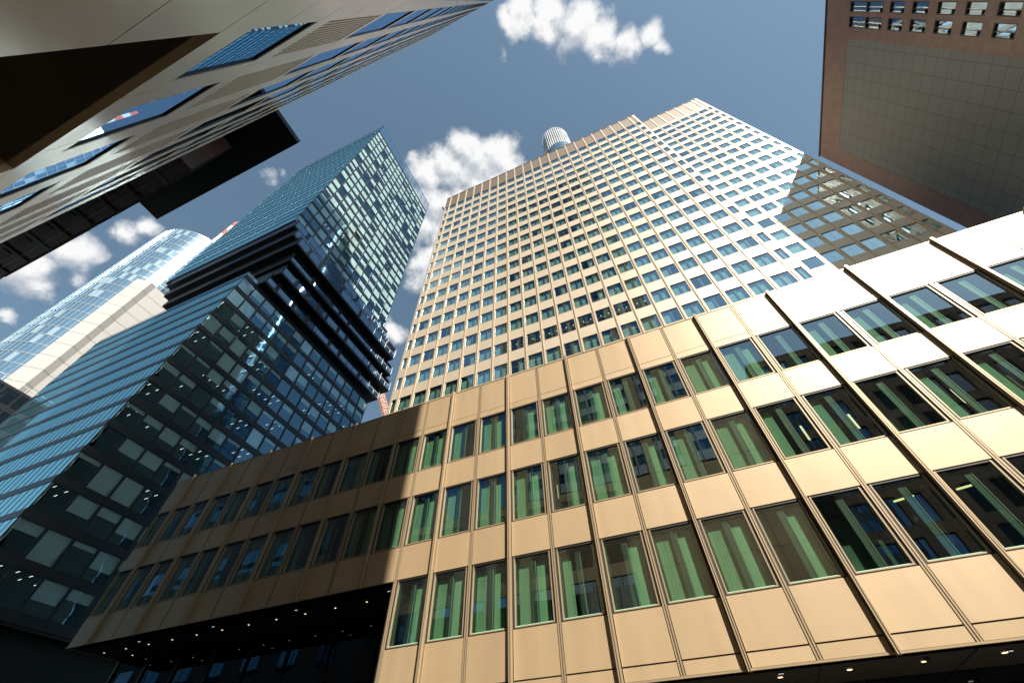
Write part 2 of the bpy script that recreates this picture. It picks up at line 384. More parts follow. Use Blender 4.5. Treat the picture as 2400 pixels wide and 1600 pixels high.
for r, (z0, z1) in enumerate(rows):
    for i in range(NM):
        if r == 2 and i < 12: continue
        x = XL + (i + .5) * MOD
        q = rng.random(); kind = 0 if q < .62 else (1 if q < .74 else (2 if q < .86 else 5))
        if i > 21 or (r and i > 20 and q > .2): kind = 5 if q < .5 else 6
        if i < 11: kind = 0 if q < .5 else 5
        if r == 0 and i == 17: kind = 3
        if r == 2 and i in (22, 23): kind = 4
        if (r, kind) not in cache: cache[r, kind] = pod_window(z1 - z0, kind)
        fm, pm, bm = cache[r, kind]
        wdw = link('window', fm, pod, (XL + i * MOD + .14, D, z0))
        link('pane', pm, wdw); link('blind', bm, wdw)
# ends, soffits, storefront, roof
bd = MB()
bd.box(XL, XL + .3, D + .02, D + 12, BL, TOP - .05, GOLD, skip='i')
bd.quad([(XL, D, TOP - .1), (XL + NM * MOD, D, TOP - .1), (XL + NM * MOD, D + 11.5, TOP - .1), (XL, D + 11.5, TOP - .1)], DARK)
bd.build('end_wall', pod)
rc = MB()                                               # rounded corner strip where the building steps down
for k in range(8):
    a0, a1 = math.pi / 2 * k / 8, math.pi / 2 * (k + 1) / 8; R = .33
    p = lambda a: (XC + R - .42 - R * math.cos(a) + .10, D + R - R * math.sin(a))
    (xa, ya), (xb, yb) = p(a0), p(a1)
    rc.quad([(xa, ya, BR), (xb, yb, BR), (xb, yb, BL - .01), (xa, ya, BL - .01)], GOLD)
rc.quad([(XC - .32, D + .33, BR), (XC - .32, D + 3, BR), (XC - .32, D + 3, BL - .01), (XC - .32, D + .33, BL - .01)], GOLD)
rc.build('corner_column', pod)
so = MB()
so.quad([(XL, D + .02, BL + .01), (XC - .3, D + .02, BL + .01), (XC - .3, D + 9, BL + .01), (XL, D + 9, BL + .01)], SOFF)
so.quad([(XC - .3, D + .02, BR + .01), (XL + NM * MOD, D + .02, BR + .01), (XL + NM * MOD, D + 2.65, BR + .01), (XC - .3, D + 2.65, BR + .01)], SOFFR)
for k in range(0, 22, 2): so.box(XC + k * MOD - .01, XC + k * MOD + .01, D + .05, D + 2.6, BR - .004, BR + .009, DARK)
so.build('soffit', pod)
sf = MB(TY(D + 2.7))
x = XL + .5
while x < XC + 20:
    hi = BL if x < XC - 2.2 else BR + 3
    sf.quad([(x, 0, GZ), (x + 2.5, 0, GZ), (x + 2.5, 0, hi), (x, 0, hi)], SHOPG)
    sf.box(x - .06, x + .06, -.05, .08, GZ, hi, BLACK); sf.box(x + .06, x + 2.44, .002, .05, 3.0, 3.12, BLACK); x += 2.5
sf.build('shopfront', pod)
for k in range(12):
    o = MB(); cx, cy_, cz = XC - 2.38 - k * MOD, D + 1.34, BL - .002
    if k == 11: cx, cy_ = -30.06, D + 2.3
    o.quad([(cx + .042 * math.cos(t * math.pi / 6), cy_ + .042 * math.sin(t * math.pi / 6), cz) for t in range(12)], LAMP); o.build('downlight', pod)
for k in range(6):
    cx = 1.17 + k * MOD; o = MB()
    o.quad([(cx + .07 * math.cos(t * math.pi / 6), D + 1.1 + .07 * math.sin(t * math.pi / 6), BR - .002) for t in range(12)], LAMP); o.build('downlight', pod)
for cx, cy_, cz in [(-27.5, D + .76, BL), (-22.37, D + .74, BL), (-17.29, D + .72, BL), (-12.3, D + .68, BL), (1.18, D + .55, BR), (6.31, D + .84, BR)]:
    o = MB(); o.box(cx - .07, cx + .07, cy_ - .05, cy_ + .05, cz - .02, cz + .005, BLACK)
    for k in (-1, 0, 1): o.box(cx + k * .05 - .012, cx + k * .05 + .012, cy_ - .012 + .02 * abs(k), cy_ + .012 + .02 * abs(k), cz - .026, cz - .0201, LAMPW)
    o.build('spot_cluster', pod)
o = MB(); cx, cy_ = 4.57, D + .73
for k in range(12):
    for j in range(3):
        a0, a1 = k * math.pi / 6, (k + 1) * math.pi / 6; e0, e1 = j * math.pi / 6, (j + 1) * math.pi / 6; R = .08
        P = lambda a, e: (cx + R * math.cos(a) * math.cos(e), cy_ + R * math.sin(a) * math.cos(e), BR - R * math.sin(e))
        o.quad([P(a0, e0), P(a1, e0), P(a1, e1), P(a0, e1)], BLACK)
o.build('camera_dome', pod)
settle(pod)

# ================================================================== golden tower behind it
tow = thing('office_tower', 'tall gold clad office tower of two stepped blocks with a grid of square windows', 'tower', (0, 27, GZ))
tw_list, rest = [], MB()
def tw_meshes(W, h, kind):
    L = lambda u, n, z: (u, -n, z)
    fr = MB(L)
    fr.box(0, .05, -.30, .004, 0, h, GOLD_TRIM); fr.box(W - .05, W, -.30, .004, 0, h, GOLD_TRIM)
    fr.box(.05, W - .05, -.30, .004, 0, .05, GOLD_TRIM); fr.box(.05, W - .05, -.30, .004, h - .06, h, DARK)
    pn = MB(L); pn.quad([(.05, -.06, .05), (W - .05, -.06, .05), (W - .05, -.06, h - .06), (.05, -.06, h - .06)], PANE_T)
    bl = MB(L); c = W * .52
    bl.box(c - .07, c + .07, -.22, -.14, .05, h - .06, POST); bl.box(c + .072, c + .10, -.19, -.13, .05, h - .10, POST_L)
    bl.quad([(0, -1.3, -.1), (W, -1.3, -.1), (W, -1.3, h + .1), (0, -1.3, h + .1)], ROOM)
    bl.quad([(0, -.37, h + .03), (W, -.37, h + .03), (W, -1.3, h + .03), (0, -1.3, h + .03)], CEIL)
    if kind in (0, 1, 3): bl.quad([(.1, -.24, .02), (c - .08, -.24, .02), (c - .08, -.24, h), (.1, -.24, h)], BLIND_T)
    if kind in (0, 2, 3): bl.quad([(c + .11, -.24, .02), (W - .05, -.24, .02), (W - .05, -.24, h), (c + .11, -.24, h)], BLIND_T)
    if kind == 4:
        bl.box(W * .25, W * .25 + .12, -.9, -.78, h - .02, h + .01, STRIPW); bl.box(W * .75, W * .75 + .12, -.9, -.78, h - .02, h + .01, STRIPW)
    return fr, pn, bl
def merge(dst, src, x, y, z):
    b = len(dst.v); dst.v += [(v[0] + x, v[1] + y, v[2] + z) for v in src.v]
    mp = [dst.mi(m) for m in src.mats]
    dst.f += [tuple(b + i for i in f) for f in src.f]; dst.m += [mp[i] for i in src.m]
tcache = {}
wall = MB(); D2, D3 = 27.0, 34.3
def block(Y, xs, x0, x1, tops, h, roof, band, bottom_z):
    """xs: mullion axes. tops: list of window-top heights"""
    Tt = TY(Y)
    edges = [x0] + xs + [x1]
    zprev = band
    for k, t in enumerate(tops + [None]):
        z_lo = bottom_z if t is None else t
        if zprev - z_lo > .05:
            wl = MB(Tt); wl.box(x0, x1, -.4, 0, z_lo, zprev, GOLD_T); wl.build('spandrel', tow)
        if t is not None: zprev = t - h
    for j in range(len(edges)):
        u = edges[j]
        if j == 0: a, b = x0, x0 + .28
        elif j == len(edges) - 1: a, b = x1 - .24, x1
        else: a, b = u - .16, u + .16
        pr = MB(Tt); pr.box(a, b, -.4, .004, bottom_z, band - .01, GOLD_T); pr.build('pier', tow)
    rb = MB(Tt)
    rb.box(x0, x1, -.5, -.06, band, roof, BRONZE)
    for u in xs: rb.box(u - .13, u + .13, -.059, .02, band, roof + .02, GOLD_T)
    rb.box(x1 - .45, x1, -.059, .02, band, roof - (.0 if Y > 30 else .0), GOLD_T); rb.box(x0, x1, -.5, .03, roof, roof + .12, GOLD_TRIM)
    rb.build('roof_band', tow)
    for u in xs:
        f = MB(Tt); f.box(u - .055, u - .012, 0, .06, bottom_z, band, GOLD_TRIM); f.box(u + .012, u + .055, 0, .06, bottom_z, band, GOLD_TRIM)
        f.build('mullion', tow)
    bd = MB()
    bd.box(x0 + .01, x1 - .01, Y + .41, Y + 1.8, GZ, band + .2, ROOM)     # inner core seen through the glass
    bd.box(x0, x1, Y + 1.81, Y + 14, GZ, roof - .3, GOLD_T)
    bd.box(x0 - .0, x0 + .009, Y + .4, Y + 1.9, GZ, roof - .3, GOLD_T); bd.box(x1 - .009, x1, Y + .4, Y + 1.9, GZ, roof - .3, GOLD_T)
    return edges
def put_windows(Y, edges, x1, tops, h, last_w):
    for j in range(len(edges) - 1):
        a = edges[j] + (.28 if j == 0 else .16); b = edges[j + 1] - (.24 if j == len(edges) - 2 else .16)
        W = b - a
        if W < .3: continue
        for k, t in enumerate(tops):
            dist = (a * a + Y * Y + t * t) ** .5
            vis = (t - h) / Y > 1.07
            tw_list.append((not vis, dist, a, Y, t - h, W, h, (j, k)))
xs2 = [-.929 * D2 + .07245 * D2 * n for n in range(22)]
tops2 = [(3.281 - .1308 * k) * D2 for k in range(18)]
H2 = .0735 * D2
e2 = block(D2, xs2, -.971 * D2, .637 * D2, tops2, H2, 3.495 * D2, tops2[0], 1.0 * D2 - 12)
put_windows(D2, e2, .637 * D2, tops2, H2, 1)
xs3 = [.6905 * D3 + .0577 * D3 * n for n in range(6)]
tops3 = [(2.975 - .1035 * k) * D3 for k in range(21)]
H3 = .062 * D3
e3 = block(D3, xs3, .637 * D2 + .05, 1.012 * D3, tops3, H3, 3.245 * D3, tops3[0] + 1.4, 20)
put_windows(D3, e3, 1.012 * D3, tops3, H3, 1)
core = MB()
core.box(-.971 * D2, .637 * D2, D2 + 1.9, D2 + 14, GZ, 3.49 * D2, GOLD_T)
core.box(.637 * D2 + .05, 1.012 * D3, D3 + 1.9, D3 + 16, GZ, 3.24 * D3, GOLD_T)
for (Y, a, b, zt) in ((D2, -.971 * D2, .637 * D2, 3.49 * D2), (D3, .637 * D2 + .05, 1.012 * D3, 3.24 * D3)):
    core.box(a, a + .012, Y + .4, Y + 1.9, GZ, zt, GOLD_T); core.box(b - .012, b, Y + .4, Y + 1.9, GZ, zt, GOLD_T)
core.build('core', tow)
tw_list.sort(key=lambda q: (q[0], q[1]))
rngt = random.Random(11)
for n, (nv, dist, x, y, z, W, h, jk) in enumerate(tw_list):
    kind = rngt.choice((0, 0, 0, 0, 0, 0, 0, 0, 1, 2, 3, 6))
    if y == D2 and jk[1] == 15 and 8 <= jk[0] <= 15: kind = 4
    key = (round(W, 2), round(h, 2), kind)
    if key not in tcache:
        ms = tw_meshes(W, h, kind); tcache[key] = (ms, [None])
    ms, dd = tcache[key]
    if n < 100:
        if dd[0] is None: dd[0] = (ms[0].data('frame'), ms[1].data('pane'), ms[2].data('blind'))
        wdw = link('window', dd[0][0], tow, (x, y, z)); link('pane', dd[0][1], wdw); link('blind', dd[0][2], wdw)
    else:
        for m_ in ms: merge(rest, m_, x, y, z)
ro = rest.build('window', tow); ro['kind'] = 'stuff'
for (x, y, z) in ((.645 * D2, D2 + .5, 3.42 * D2), (1.012 * D3 + .1, D3 + .8, 3.23 * D3)):
    p = MB(); p.box(x - .12, x + .12, y, y + .24, z, z + 3.2, BLACK); p.box(x - .18, x + .18, y - .06, y + .3, z + 3.2, z + 3.5, POST_L); p.build('roof_post', tow)
p = MB(); xx = -.971 * D2; p.bar((xx - .1, D2 + .5, 3.27 * D2), (xx - .9, D2 + .3, 3.36 * D2), .3, BLACK); p.build('roof_post', tow)
settle(tow)

# ================================================================== dark glass high-rise with the shifted floors
om = thing('glass_tower', 'tall blue glass tower with black shifted floors jutting out halfway up', 'tower', (-80, 34, GZ))
OX, OY0, OY1, OXL, FL = -60.0, 16.5, 51.6, -101.0, 3.83
rngo = random.Random(5)
def o_win(W, h, kind, light):
    """office window facing +X: pane, dark reveal, blind drawn to some length, lit ceiling behind"""
    L = lambda u, n, z: (n, u, z)
    fr = MB(L); fr.box(0, .14, -.16, .05, 0, h, CHAR); fr.box(W - .14, W, -.16, .05, 0, h, CHAR); fr.box(.14, W - .14, -.16, .02, 0, .07, CHAR)
    pn = MB(L); pn.quad([(.09, -.06, .07), (W - .09, -.06, .07), (W - .09, -.06, h), (.09, -.06, h)], PANE_O)
    bl = MB(L)
    drop = (1.0, .62, .35, .0, .18)[kind]
    if drop > 0: bl.quad([(.16, -.15, h - drop * (h - .1)), (W - .16, -.15, h - drop * (h - .1)), (W - .16, -.15, h - .02), (.16, -.15, h - .02)], BLIND_O)
    bl.quad([(0, -3.6, -.2), (W, -3.6, -.2), (W, -3.6, h + .1), (0, -3.6, h + .1)], ROOM)
    bl.quad([(0, -.17, h + .02), (W, -.17, h + .02), (W, -3.6, h + .02), (0, -3.6, h + .02)], CEIL)
    if light:
        for u in (.28 * W, .72 * W):
            for n in (-.8, -2.6): bl.box(u - .022, u + .022, n - .30, n + .30, h - .005, h + .012, STRIP)
    return fr, pn, bl
ocache = {}; owins = []
# upper block
up_m = MB(TX(OX))
for k in range(23):
    z0 = 91.6 + k * FL
    up_m.box(OY0, OY1, -.2, .04, z0 - .42, z0 + .42, CHAR)
    if k < 22:
        for j in range(13):
            W = (OY1 - OY0) / 13; owins.append((OX, OY0 + j * W, z0 + .42, W, FL - .84, 0, k))
up_m.build('floor_band', om)
lo_m = MB(TX(OX)); W = 2.7; NB = 14
for n in range(-3, 12):
    z0 = 25.05 + FL * n; lo_m.box(17.0, 17.0 + NB * W, -.2, .05, z0, z0 + .87, CHAR)
    if n < 11:
        for j in range(NB): owins.append((OX, 17.0 + j * W, z0 + .87, W, FL - .87, 1, n))
lo_m.build('floor_band', om)
# left (street) faces: reflective curtain wall with dark floor bands
def curtain_y(x0, x1, Y, z0, z1, band, ms, zoff, stag):
    cw = MB(TY(Y)); gm = MB(TY(Y))
    z = zoff; k = 0
    while z < z1 - .3:
        za, zb = max(z, z0), min(z + FL - band, z1)
        if zb > za:
            # panes tip back and forth a touch so that neighbouring reflections differ
            x = x0 + (stag * (k % 4) / 4.0 if stag else 0) - ms; j = 0
            while x < x1:
                a, b = max(x, x0), min(x + ms, x1)
                if b - a > .05:
                    t = rngo.uniform(-.006, .006); s_ = rngo.uniform(-.004, .004)
                    cw.quad([(a, 0, za), (b, t, za), (b, t + s_, zb), (a, s_, zb)], BLUEG)
                    gm.box(a - .03, a + .03, -.05, .028, za, zb, CHAR) if not stag else gm.box(a - .04, a + .04, -.05, .012, za, zb, FRAMEW) if k % 2 else None
                x += ms; j += 1
        gm.box(x0, x1, -.08, .06, zb, min(zb + band, z1 + .2), CHAR if band > .5 else BLACK)
        z += FL; k += 1
    return cw, gm
cw, gm = curtain_y(OXL, OX, OY0, 91.6, 177.0, .42, 2.05, 91.8, 2.05)
cw.build('glass_facade', om); gm.build('facade_grid', om)
cw, gm = curtain_y(-101.5, OX, 17.0, 13.6, 67.6, .87, 1.35, 25.92 - FL * 3, 0)
cw.build('glass_facade', om); gm.build('facade_grid', om)
bd = MB()
bd.box(OXL, OX - 3.7, OY0 + .1, OY1, 91.6, 176.6, ROOM)
bd.box(OX - 3.7, OX - .17, OY0 + .1, OY0 + .3, 91.6, 176.6, ROOM); bd.box(OX - 3.7, OX - .17, OY1 - .2, OY1, 91.6, 177, BLUEG)
bd.box(OX - 3.7, OX - .21, OY0 + .3, OY1 - .2, 91.1, 91.9, BLACK); bd.box(OXL, OX - 3.7, OY0 + .05, OY1, 91.1, 91.599, BLACK)
bd.box(-101.5, OX - 3.7, 17.1, 55, 13.6, 67.0, ROOM); bd.box(OX - 3.7, OX - .17, 17.1, 17.3, 13.6, 67.0, ROOM); bd.box(OX - 3.7, OX - .17, 54.8, 55, 13.6, 67, BLUEG)
bd.box(-101.5, OX - .2, 17.02, 54.8, 67.05, 67.6, BLACK)
bd.build('core', om)
# glass parapets
pp = MB()
for (xa, ya, xb, yb, z0, z1, st) in ((OX, OY0, OX, OY1, 177.4, 184.2, 2.7), (OXL, OY0, OX, OY0, 177.2, 184.2, 4.1)):
    n = int(max(abs(xb - xa), abs(yb - ya)) / st)
    pp.quad([(xa, ya, z0), (xb, yb, z0), (xb, yb, z1), (xa, ya, z1)], PANE_O)
    for i in range(n + 1):
        t = i / n; pp.bar((xa + (xb - xa) * t, ya + (yb - ya) * t, z0), (xa + (xb - xa) * t, ya + (yb - ya) * t, z1), .12, CHAR)
    pp.bar((xa, ya, z1), (xb, yb, z1), .14, FRAMEW)
pp.build('parapet', om)
pp = MB()
for (xa, ya, xb, yb) in ((OX, 17.0, OX, 54.8), (-101.5, 17.0, OX, 17.0)):
    pp.quad([(xa, ya, 67.6), (xb, yb, 67.6), (xb, yb, 68.9), (xa, ya, 68.9)], PANE_O)
    pp.bar((xa, ya, 68.9), (xb, yb, 68.9), .06, FRAMEW)
pp.build('parapet', om)
# shifted floors: x of the +X face, y start, y end, x start
SH = [(87.77, -58.5, 16.75, 52.5, -97.9), (83.94, -57.55, 17.6, 56.4, -96.7), (80.11, -55.6, 18.6, 54.3, -95.0), (76.28, -56.8, 20.0, 56.2, -95.5),
      (72.45, -57.5, 20.5, 57.8, -97), (68.62, -58.6, 19.7, 56.1, -98)]
for q, (z0, xr, ya, yb, xl) in enumerate(SH):
    s = MB(); s.box(xl, xr, ya, yb, z0, z0 + .55, BLACK)
    s.box(xl, xr, ya, ya + .3, z0 + .551, z0 + FL - .7, BLACK)
    s.box(xl, xr - .5, ya + .02, yb, z0 + FL - .699, z0 + FL - .002, BLACK)
    fl = s.build('shifted_floor', om)
    e = MB(); e.box(xl - .02, xr + .02, ya - .05, ya - .002, z0 + .40, z0 + .50, STEELB); e.box(xr + .002, xr + .05, ya, yb, z0 + .42, z0 + .50, CHAR); e.build('edge_strip', fl)
    gz = MB(TX(xr - .28)); y = ya + .31; rr = random.Random(40 + q)
    while y < yb - 5.5:
        wd = rr.choice((2.6, 2.6, 1.9, 3.1)); gz.quad([(y, 0, z0 + .551), (min(y + wd, yb), rr.uniform(-.02, .02), z0 + .551), (min(y + wd, yb), rr.uniform(-.02, .02), z0 + FL - .7), (y, 0, z0 + FL - .7)], LTG)
        y += wd; gz.box(y, y + .08, -.05, .06, z0 + .551, z0 + FL - .7, CHAR); y += .08
        if rr.random() < .55: gz.box(y, y + .8, -.05, .03, z0 + .551, z0 + FL - .7, BLACK); y += .8
        if rr.random() < .4: gz.quad([(y, .01, z0 + .551), (y + .5, .01, z0 + .551), (y + .5, .01, z0 + FL - .7), (y, .01, z0 + FL - .7)], LTG); y += .5
    gz.quad([(y, -.02, z0 + .551), (yb - 2.8, -.02, z0 + .551), (yb - 2.8, -.02, z0 + FL - .7), (y, -.02, z0 + FL - .7)], BLACK)
    gz.build('glazing', fl)
    bl = MB(); bl.quad([(xr, yb - 6, z0 + .55), (xr, yb, z0 + .55), (xr, yb, z0 + 1.75), (xr, yb - 6, z0 + 1.75)], PANE_O)
    bl.quad([(xr, yb, z0 + .55), (xr - 6, yb, z0 + .55), (xr - 6, yb, z0 + 1.75), (xr, yb, z0 + 1.75)], PANE_O)
    bl.bar((xr, yb - 6, z0 + 1.77), (xr, yb, z0 + 1.77), .09, WHITEM)
    for k in range(4): bl.bar((xr, yb - 6 + 2 * k, z0 + .55), (xr, yb - 6 + 2 * k, z0 + (3.0 if k in (1, 3) else 1.8)), .09, WHITEM)
    bl.build('balustrade', fl)
cm = MB(); cm.box(-101.4, OX - 1.0, 18.0, 54.5, GZ, 13.5, ROOM); cm.box(-101.4, OX - .01, 17.12, 54.9, 13.3, 13.52, BLACK); cm.build('base_recess', om)
cm = MB(); cm.box(-96, -60.6, 21, 51, 67.5, 91.6, ROOM); cm.build('core', om)
nrest = MB(); cnt = 0
owins.sort(key=lambda q: (0 if (q[5] == 1 and q[2] > 8) else (1 if q[5] == 0 else 2), (q[0] ** 2 + q[1] ** 2 + q[2] ** 2)))
for (x, y, z, W, h, low, k) in owins:
    if low: kind = rngo.choice((0, 1, 1, 2, 2, 3, 3, 4)); light = rngo.random() < .30 and kind != 0
    else: kind = rngo.choice((0, 0, 0, 0, 1, 1, 2, 3)); light = rngo.random() < .15 and kind != 0
    key = (round(W, 2), round(h, 2), kind, light)
    if key not in ocache: ocache[key] = (o_win(W, h, kind, light), [None])
    ms, dd = ocache[key]
    if cnt < 100:
        if dd[0] is None: dd[0] = (ms[0].data('frame'), ms[1].data('pane'), ms[2].data('blind'))
        wdw = link('window', dd[0][0], om, (x, y, z)); link('pane', dd[0][1], wdw); link('blind', dd[0][2], wdw)
    else:
        for m_ in ms: merge(nrest, m_, x, y, z)
    cnt += 1
ro = nrest.build('window', om); ro['kind'] = 'stuff'
settle(om)

# ================================================================== tan tower the camera stands against
S = 1.3; LY = -1.3
lt = thing('office_tower', 'tall tan metal clad tower seen steeply from below, with slanting blue mirror windows', 'tower', (-9, LY, GZ))
XA, XB, ZT = -19.35 * S, 5.85 * S, 158.0
T = TYp(LY)
PER = 2.235 * S
# bays (between piers) to the left of x=-3.0*S
bays = []
x = -3.0 * S
while x - 1.44 * S > XA: bays.append((x - 1.44 * S, x)); x -= PER
bays_r = []; x = -2.28 * S + .86 * S * 0
while x + 1.5 * S < XB: bays_r.append((x, x + 1.44 * S)); x += PER
def wall_strip(u0, u1, z0, z1):
    """flat panels with real joints"""
    wl = MB(T)
    nu = max(1, round((u1 - u0) / 2.1)); 
    for i in range(nu):
        a = u0 + (u1 - u0) * i / nu; b = u0 + (u1 - u0) * (i + 1) / nu
        wl.box(a + (.012 if i else 0), b - (.012 if i < nu - 1 else 0), -.12, 0, z0 + .012, z1 - .012, TAN)
    wl.build('wall_band', lt)
NR0, NR1 = -6.69 * S, -3.02 * S           # entrance recess
ZR = 5.80 * S
r1 = (6.58 * S, 8.95 * S); lv = (9.66 * S, 13.75 * S)
upper = [(14.3 * S, 19.05 * S)]
while upper[-1][1] + 5 * S < ZT - 1: upper.append((upper[-1][1] + .5 * S, upper[-1][1] + 4.95 * S))
# solid bands
wall_strip(XA, NR0, GZ, 2.9 * S); wall_strip(XA, NR0, 2.9 * S, ZR); wall_strip(XA, NR1, ZR, r1[0])
wall_strip(XA, NR1, r1[1], lv[0]); wall_strip(XA, NR1, lv[1], upper[0][0])
for i, (a, b) in enumerate(upper[:-1]): wall_strip(XA, XB, b, upper[i + 1][0])
wall_strip(XA, XB, upper[-1][1], ZT)
z = GZ
for zz in (1.2 * S, 2.7 * S, 4.10 * S, 5.79 * S, 7.42 * S, 9.0 * S, 10.7 * S, 12.5 * S, 14.25 * S):
    wall_strip(NR1, XB, z, zz); z = zz
pr = MB(T)
def piers(bl, z0, z1, u0, u1):
    ed = [u0]
    for a, b in sorted(bl): ed += [a, b]
    ed.append(u1)
    for k in range(0, len(ed), 2):
        if ed[k + 1] - ed[k] > .02: pr.box(ed[k], ed[k + 1], -.12, 0, z0 - .012, z1 + .012, TAN)
piers(bays, *r1, XA, NR1); piers(bays, *lv, XA, NR1)
for a, b in upper: piers(bays + bays_r, a, b, XA, XB)
pr.build('pier', lt)
cnt = 0; mg = MB()
def lwin(a, b, z0, z1):
    fr = MB(T); fr.box(a, a + .06, -.10, -.01, z0, z1, BLACK); fr.box(b - .06, b, -.10, -.01, z0, z1, BLACK)
    fr.box(a + .06, b - .06, -.10, -.01, z0, z0 + .06, BLACK); fr.box(a + .06, b - .06, -.10, -.01, z1 - .06, z1, BLACK)
    pn = MB(T); n = -.04; pn.quad([(a + .06, n, z0 + .06), (b - .06, n, z0 + .06), (b - .06, n, z1 - .06), (a + .06, n, z1 - .06)], LTGS)
    return fr, pn
lw = [(a, b, *r1) for a, b in bays] + [(a, b, c, d) for (c, d) in upper for (a, b) in bays] + [(a, b, c, d) for (c, d) in upper for (a, b) in bays_r]
lw.sort(key=lambda q: (q[0] ** 2 + q[2] ** 2))
for (a, b, c, d_) in lw:
    fr, pn = lwin(a, b, c, d_)
    if cnt < 100: wdw = fr.build('window', lt); pn.build('pane', wdw)
    else: merge(mg, fr, 0, 0, 0); merge(mg, pn, 0, 0, 0)
    cnt += 1
ro = mg.build('window', lt); ro['kind'] = 'stuff'
for (a, b) in bays:
    l = MB(T); l.box(a, b, -.12, -.09, lv[0], lv[1], TANJ)
    n = 12
    for k in range(n):
        u = a + (b - a) * (k + .5) / n; l.box(u - .045, u + .045, -.089, -.01, lv[0] + .05, lv[1] - .05, LOUV)
    l.build('louvre_panel', lt)
bd = MB(); bd.box(XA, XB, LY - 30, LY - .13, ZR + .02, ZT, TAN); bd.box(NR1 + .05, XB, LY - 30, LY - .13, GZ, ZR + .01, TAN); bd.box(XA, NR0 - .05, LY - 30, LY - .13, GZ, ZR + .01, TAN)
bd.build('core', lt)
sf = MB()
u = NR0
while u < NR1 - .05:
    sf.box(u + .012, min(u + 1.0 * S, NR1), LY - 6, LY - .135, ZR - .01, ZR + .015, SOFFR); u += 1.0 * S
sf.build('soffit', lt)
settle(lt)

# ================================================================== brown building with the black overhanging roof
bb = thing('office_building', 'dark brown building beyond the tan tower with a flat black overhanging roof slab', 'building', (-52, -8, GZ))
HS = 60.0; HB = 50.0
b1 = MB(); b1.box(-76, -32.5, -26, -4, GZ, HB - .1, BROWN); b1.box(-76, -39.3, -26, -.55, HB, HS - .7, BROWN); b1.box(-39.29, -33, -26, -2.5, HB, HS - .7, BLACK); b1.build('wall', bb)
b2 = MB(); b2.box(-.9655 * HS, -.5215 * HS, -10, .0425 * HS, HS, HS + .9, BLACK); b2.box(-76, -.9655 * HS - .01, -26, -1.5, HS, HS + .5, BLACK); b2.build('roof_slab', bb)
for k in range(9):
    x = -.865 * HB - k * 4.25
    rb = MB(); rb.box(x - .12, x + .12, -4, -.5, HB - .22, HB - .01, STEELB if k % 5 == 0 else BLACK); rb.build('soffit_rib', bb)
rb = MB(); rb.box(-76, -39.3, -1.45, -1.33, HB - .15, HB - .01, STEELB); rb.build('soffit_rib', bb)
for k in range(8):
    x = -.865 * HB - 2.0 - k * 4.25
    wn_ = MB(); wn_.box(x - 1.1, x + 1.1, -3.0, -2.1, HB - .12, HB - .01, CHAR); wn_.build('soffit_vent', bb)
bs = MB()
x = -76.0
rb_ = random.Random(9)
while x < -39.4: bs.box(x, x + .16, -.55, -.55 + rb_.uniform(.08, .30), HB + .3, HS - 1.0, CHAR); x += .45
bs.build('facade_fins', bb)
for fz in range(11):
    for k in range(8):
        wn_ = MB(TYp(-4)); x = -74 + k * 5.1; wn_.box(x, x + 2.4, .0, .04, 3 + fz * 4.2, 5.4 + fz * 4.2, LTG); wn_.build('window', bb)
settle(bb)

# ================================================================== brown granite tower, right
jp = thing('granite_tower', 'brown granite tower at the right with a large pale tiled panel and small dark windows', 'tower', (44, 30, GZ))
JX, J0, J1, JH = 44.0, 17.4, 42.5, 78.3
T = TXm(JX)
PY0, PY1, PZ1 = 23.5, 39.74, 73.1
wl = MB(T)
wcols = [(20.70, 22.06), (18.93, 20.19)]
wz = [(66.5, 72.95)] + [(65.35 - 3.64 * k - 2.45, 65.35 - 3.64 * k) for k in range(17)]
def strips(u0, u1, holes_u, holes_z, z0, z1):
    us = [u0] + [q for h in sorted(holes_u) for q in h] + [u1]; zs = [z0] + [q for h in sorted(holes_z) for q in h] + [z1]
    for a in range(len(us) - 1):
        for b in range(len(zs) - 1):
            if a % 2 and b % 2: continue
            wl.quad([(us[a], 0, zs[b]), (us[a + 1], 0, zs[b]), (us[a + 1], 0, zs[b + 1]), (us[a], 0, zs[b + 1])], BRICKM)
            if a % 2 == 1:
                for zz in (zs[b], zs[b + 1]): wl.quad([(us[a], 0, zz), (us[a + 1], 0, zz), (us[a + 1], -.3, zz), (us[a], -.3, zz)], BRICKM)
            if b % 2 == 1:
                for uu in (us[a], us[a + 1]): wl.quad([(uu, 0, zs[b]), (uu, 0, zs[b + 1]), (uu, -.3, zs[b + 1]), (uu, -.3, zs[b])], BRICKM)
strips(J0, PY0, wcols, wz, GZ, JH)
wl.quad([(PY0, 0, PZ1), (J1, 0, PZ1), (J1, 0, JH), (PY0, 0, JH)], BRICKM); wl.quad([(PY1, 0, GZ), (J1, 0, GZ), (J1, 0, PZ1), (PY1, 0, PZ1)], BRICKM)
wl.build('wall', jp)
pn = MB(T); pn.quad([(PY0, -.02, GZ), (PY1, -.02, GZ), (PY1, -.02, PZ1), (PY0, -.02, PZ1)], TILEM); pn.build('tiled_panel', jp)
bd = MB(); bd.box(JX + .31, JX + 30, J0, J1, GZ, JH - .02, BRICKM); bd.box(JX + .01, JX + .3, J1 - .02, J1, GZ, JH, BRICKM); bd.box(JX - .10, JX + 30, J0 - .05, J1 + .1, JH, JH + .25, BLACK); bd.build('core', jp)
